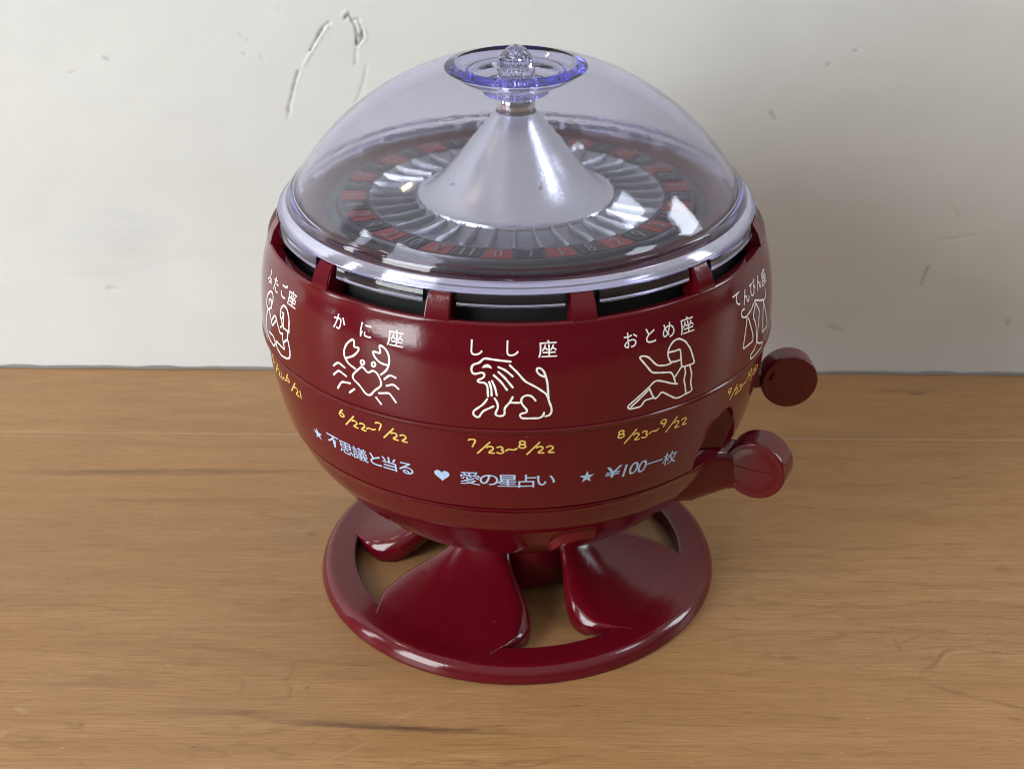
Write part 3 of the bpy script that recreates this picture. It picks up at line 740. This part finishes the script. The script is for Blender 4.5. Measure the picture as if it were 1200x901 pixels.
def fret_mesh():
    V, F = [], []
    prof = [(.0272, .1203, .0003), (.0282, .1202, .0004), (.0305, .1201, .00045), (.0350, .1201, .00055), (.0385, .1203, .00055), (.0394, .1200, .0005)]
    for r, z, h in prof:
        for x, zz in ((-h * 1.5, .1172), (-h, z - .0004), (-h * .4, z), (h * .4, z), (h, z - .0004), (h * 1.5, .1172)): V.append((x, -r, zz))
    for i in range(len(prof) - 1):
        for j in range(5): F.append((i * 6 + j, i * 6 + j + 1, i * 6 + 7 + j, i * 6 + 6 + j))
    F.append(tuple(range(6))); F.append(tuple(range(30, 36)))
    return mesh(V, F)
fmesh = fret_mesh(); fmesh.materials.append(M['silver'])
def sector(r0, r1, half, z, th):
    V, F = [], []; n = 4
    for i in range(n + 1):
        a = -half + 2 * half * i / n
        for r, zz in ((r0, z - .00005), (r1, z + .00022), (r1, z - th), (r0, z - th)): V.append(polar(a, r, zz))
    for i in range(n):
        for j in range(4): F.append((i * 4 + j, i * 4 + (j + 1) % 4, i * 4 + 4 + (j + 1) % 4, i * 4 + 4 + j))
    F.append((0, 1, 2, 3)); F.append(tuple(range(n * 4, n * 4 + 4)))
    return mesh(V, F)
cm = {c: sector(.0403, .0466, step * .44, .11995, .0004) for c in ('cell_red', 'cell_black')}
for c in cm: cm[c].materials.append(M[c])
numo = {}
def number_mesh(txt):
    V, F = [], []
    for i, ch in enumerate(txt):
        x0 = (i - len(txt) / 2) * .0024 + .0003
        for st in DIG[ch]:
            d = [Vector((x0 + px * .0018, -.0456 + py * .0042)) for px, py in st]
            k0 = len(V)
            for j in range(len(d)):
                t = d[min(len(d) - 1, j + 1)] - d[max(0, j - 1)]; t.normalize(); nn = Vector((-t.y, t.x)) * .00027
                for e in (1, -1): q = d[j] + nn * e; V.append((q.x, q.y, .12030))
            for j in range(len(d) - 1): F.append((k0 + 2 * j, k0 + 2 * j + 1, k0 + 2 * j + 3, k0 + 2 * j + 2))
    return mesh(V, F, False)
for k in range(NC):
    a = R_(-5.8 + step * k)
    o = link('fret', fmesh, None, wheel, 40); o.rotation_euler.z = a + R_(step / 2)
    col = 'cell_red' if k % 2 == 0 else 'cell_black'
    o = link('number_cell', cm[col], None, wheel, 0); o.rotation_euler.z = a
    t_ = str((k * 7) % 13)
    t_ = t_.replace('4', '9')
    if t_ not in numo: numo[t_] = number_mesh(t_); numo[t_].materials.append(M['number_print'])
    g = link('number', numo[t_], None, o, 0)

# ------------------------------------------------------------------ base ring and legs
ringp = fillet([(.0495, .0002), (.0495, .0050), (.0574, .0048), (.0592, .0032), (.0600, .0008), (.0598, .0002)], [0, .0010, .0016, .0014, .0003, 0], 5)
lathe('base_ring', ringp, M['red'], FM, NB, smooth=50)
hubp = fillet([(.004, .0266), (.0240, .0272), (.0215, .0240), (.0205, .0190), (.0205, .0030), (.0190, .0030), (.0190, .0240), (.004, .0240)], [0, .0003, .003, .003, .0004, .0004, 0, 0], 3)
lathe('hub', hubp, M['red'], FM, 96)
def interp(tab, x):
    for (a, b), (c, d) in zip(tab, tab[1:]):
        if x <= c: t = (x - a) / (c - a); t = max(0, t); return b + (d - b) * t
    return tab[-1][1]
ZT = smooth_prof([(.0170, .0290), (.0195, .0245), (.0225, .0192), (.0270, .0146), (.0325, .0109), (.0380, .0084), (.0430, .0067), (.0480, .0055), (.0500, .0052), (.0530, .00500)], 4)
HT = smooth_prof([(.0170, 20.), (.0195, 22), (.0235, 25.5), (.0280, 30.5), (.0330, 34.), (.0375, 35.), (.0420, 33.8), (.0455, 30.8), (.0485, 26.5), (.0505, 23.5), (.0530, 21)], 4)
def leg_mesh():
    nr, ns = 36, 37; V, F = [], []; rows = []
    for i in range(nr + 1):
        r = .0170 + (.0530 - .0170) * i / nr; z0 = interp(ZT, r); ha = R_(interp(HT, r)); wdt = r * ha
        rr = .0050 if r < .0425 else max(.0003, .0050 * (.0502 - r) / .0077)
        pts = []
        # cross-section: dense near the rolled edges
        ss = []
        for j in range(ns):
            t = -1 + 2 * j / (ns - 1); ss.append(math.copysign(1 - (1 - abs(t))**1.9, t))
        for s in ss:
            d = (1 - abs(s)) * wdt
            drop = rr - math.sqrt(max(0, rr * rr - (rr - d)**2)) if d < rr else 0.
            pts.append((s * ha, max(.0004, z0 - drop)))
        zb = max(.0003, z0 - rr - (.0030 if r < .044 else .0014))
        pts = [(-ha * .985, zb)] + pts + [(ha * .985, zb)]
        rows.append(len(V))
        for a, z in pts: V.append((r * math.sin(a), -r * math.cos(a), z))
    m = ns + 2
    for i in range(nr):
        for j in range(m): F.append((i * m + j, i * m + (j + 1) % m, (i + 1) * m + (j + 1) % m, (i + 1) * m + j))
    F.append(tuple(range(m))); F.append(tuple(range(nr * m, nr * m + m)))
    return mesh(V, F)
lm = leg_mesh(); lm.materials.append(M['red'])
for la in (59, -29, -120, 149):
    o = link('leg', lm, None, FM, 60); o.rotation_euler.z = R_(la)

# ------------------------------------------------------------------ levers
def loft(rings_, caps=True):
    V, F = [], []; m = len(rings_[0])
    for rg in rings_: V += rg
    for i in range(len(rings_) - 1):
        for j in range(m): F.append((i * m + j, i * m + (j + 1) % m, (i + 1) * m + (j + 1) % m, (i + 1) * m + j))
    if caps: F.append(tuple(range(m))); F.append(tuple(range((len(rings_) - 1) * m, len(rings_) * m)))
    return mesh(V, F)
def lever(az, r, z, kr, th, base_r, web):
    """knob: a short drum whose axis is the tangent; arm: tapered neck from the shell to the knob"""
    root = empty('lever', polar(az, base_r, z), FM); root.rotation_euler.z = R_(az)   # local: -y outward, x tangent
    kc = Vector((0, -(r - base_r), 0))
    prof = fillet([(.0, -th / 2 - .0004), (kr * .62, -th / 2 - .0003), (kr * .80, -th / 2), (kr * .97, -th / 2), (kr, -th / 2 + .0008), (kr, th / 2 - .0008), (kr * .95, th / 2), (.0, th / 2)],
                  [0, .0008, .0004, .0008, .0008, .0008, .0006, 0], 4)
    V, F = [], []; n = 64; m = len(prof)
    for i in range(n):
        a = 2 * math.pi * i / n
        for q, x in prof: V.append(kc + Vector((x, q * math.cos(a), q * math.sin(a))))
    for i in range(n):
        for j in range(m - 1): F.append((i * m + j, i * m + j + 1, ((i + 1) % n) * m + j + 1, ((i + 1) % n) * m + j))
    kb = link('knob', mesh(V, F), M['red'], root, 45)
    # moulding line across the knob face
    V, F = [], []
    for i in range(21):
        y = -kr * .97 + 2 * kr * .97 * i / 20; q = abs(y) / kr
        x0 = -th / 2 - (.0004 if q < .62 else (.0003 if q < .7 else .0000))
        for dz, dx in ((-.00022, .0001), (-.0001, -.00016), (.0001, -.00016), (.00022, .0001)): V.append(kc + Vector((x0 + dx, y, dz + .0006)))
    for i in range(20):
        for j in range(3): F.append((4 * i + j, 4 * i + j + 1, 4 * i + j + 5, 4 * i + j + 4))
    link('moulding_line', mesh(V, F), M['red'], kb, 60)
    rings_ = []
    L = r - base_r
    if web: sec = ((-.35, .0090, .0070, -.0105, -.0075), (0, .0082, .0066, -.0100, -.0058), (.25, .0070, .0060, -.0088, -.0036), (.50, .0056, .0046, -.0080, -.0008), (.72, .0046, .0030, -.0082, .0010), (.92, .0040, .0016, -.0092, .0016), (1.08, .0032, -.0010, -.0088, .0016))
    else: sec = ((-.35, .0040, .0030, -.0035, 0), (.3, .0036, .0028, -.0032, .001), (.7, .0034, .0026, -.0030, .0016), (1.0, .0030, .0024, -.0028, .0016))
    for t, hw, ztop, zbot, xo in sec:
        y = -L * t; rg = []
        for k in range(24):
            a = 2 * math.pi * k / 24; cx, cz = math.cos(a), math.sin(a)
            ex = math.copysign(abs(cx)**.6, cx); ez = math.copysign(abs(cz)**.6, cz)
            rg.append(Vector((hw * ex + xo, y, (ztop + zbot) / 2 + (ztop - zbot) / 2 * ez)))
        rings_.append(rg)
    link('arm', loft(rings_), M['red'], root, 60)
    return root
lv = lever(64, .0730, .0535, .0086, .0088, .0585, True); lv['label'] = 'lever with its round knob standing out in the light'
lv2 = lever(93, .0790, .0608, .0083, .0070, .0600, False); lv2['label'] = 'lever knob half hidden behind the globe, in shade'

# ------------------------------------------------------------------ outlet lip under the bowl
topE = [(641, 637), (648, 632), (659, 627), (678, 622.5), (699, 619.5)]
botE = [(645, 646), (651, 641.5), (663, 636.5), (681, 632.5), (697, 631)]
bw = bmesh.new(); bw.from_mesh(lathe_mesh(ls, 192, False)); BT = BVHTree.FromBMesh(bw); bw.free()
tE, bE = catmull(topE, 3), catmull(botE, 3)
V, F = [], []; n = len(tE)
for i in range(n):
    h = BT.ray_cast(ORG, ray(*tE[i]))[0]
    if h is None: h = oncyl(*tE[i], .0540)
    ra = math.hypot(h.x, h.y); lim = .0546 + .0020 * min(1, i / 4)
    if ra < lim: ra = lim; h = oncyl(*tE[i], ra)
    b = oncyl(*bE[i], ra + .0004)
    nrm = Vector((b.x, b.y, 0)).normalized()
    V += [h + nrm * .00005, b, b - nrm * .0014 - Vector((0, 0, .0001)), b - nrm * .0090 + Vector((0, 0, .0012)), h - nrm * .0040]
for i in range(n - 1):
    for j in range(5): F.append((i * 5 + j, i * 5 + (j + 1) % 5, i * 5 + 5 + (j + 1) % 5, i * 5 + 5 + j))
F += [tuple(range(5)), tuple(range(5 * n - 5, 5 * n))]
link('outlet_lip', mesh(V, F), M['red'], FM, 40)

# ------------------------------------------------------------------ loose things
bp = atz(677, 170, .1215)
bm = bmesh.new(); bmesh.ops.create_uvsphere(bm, u_segments=32, v_segments=20, radius=.0021)
me = bpy.data.meshes.new('m'); bm.to_mesh(me); bm.free()
ball = link('roulette_ball', me, M['steel'], None, 80)
ball.location = (bp.x, bp.y, .1202)
tag(ball, 'small polished steel ball resting behind the silver cone under the dome', 'ball')
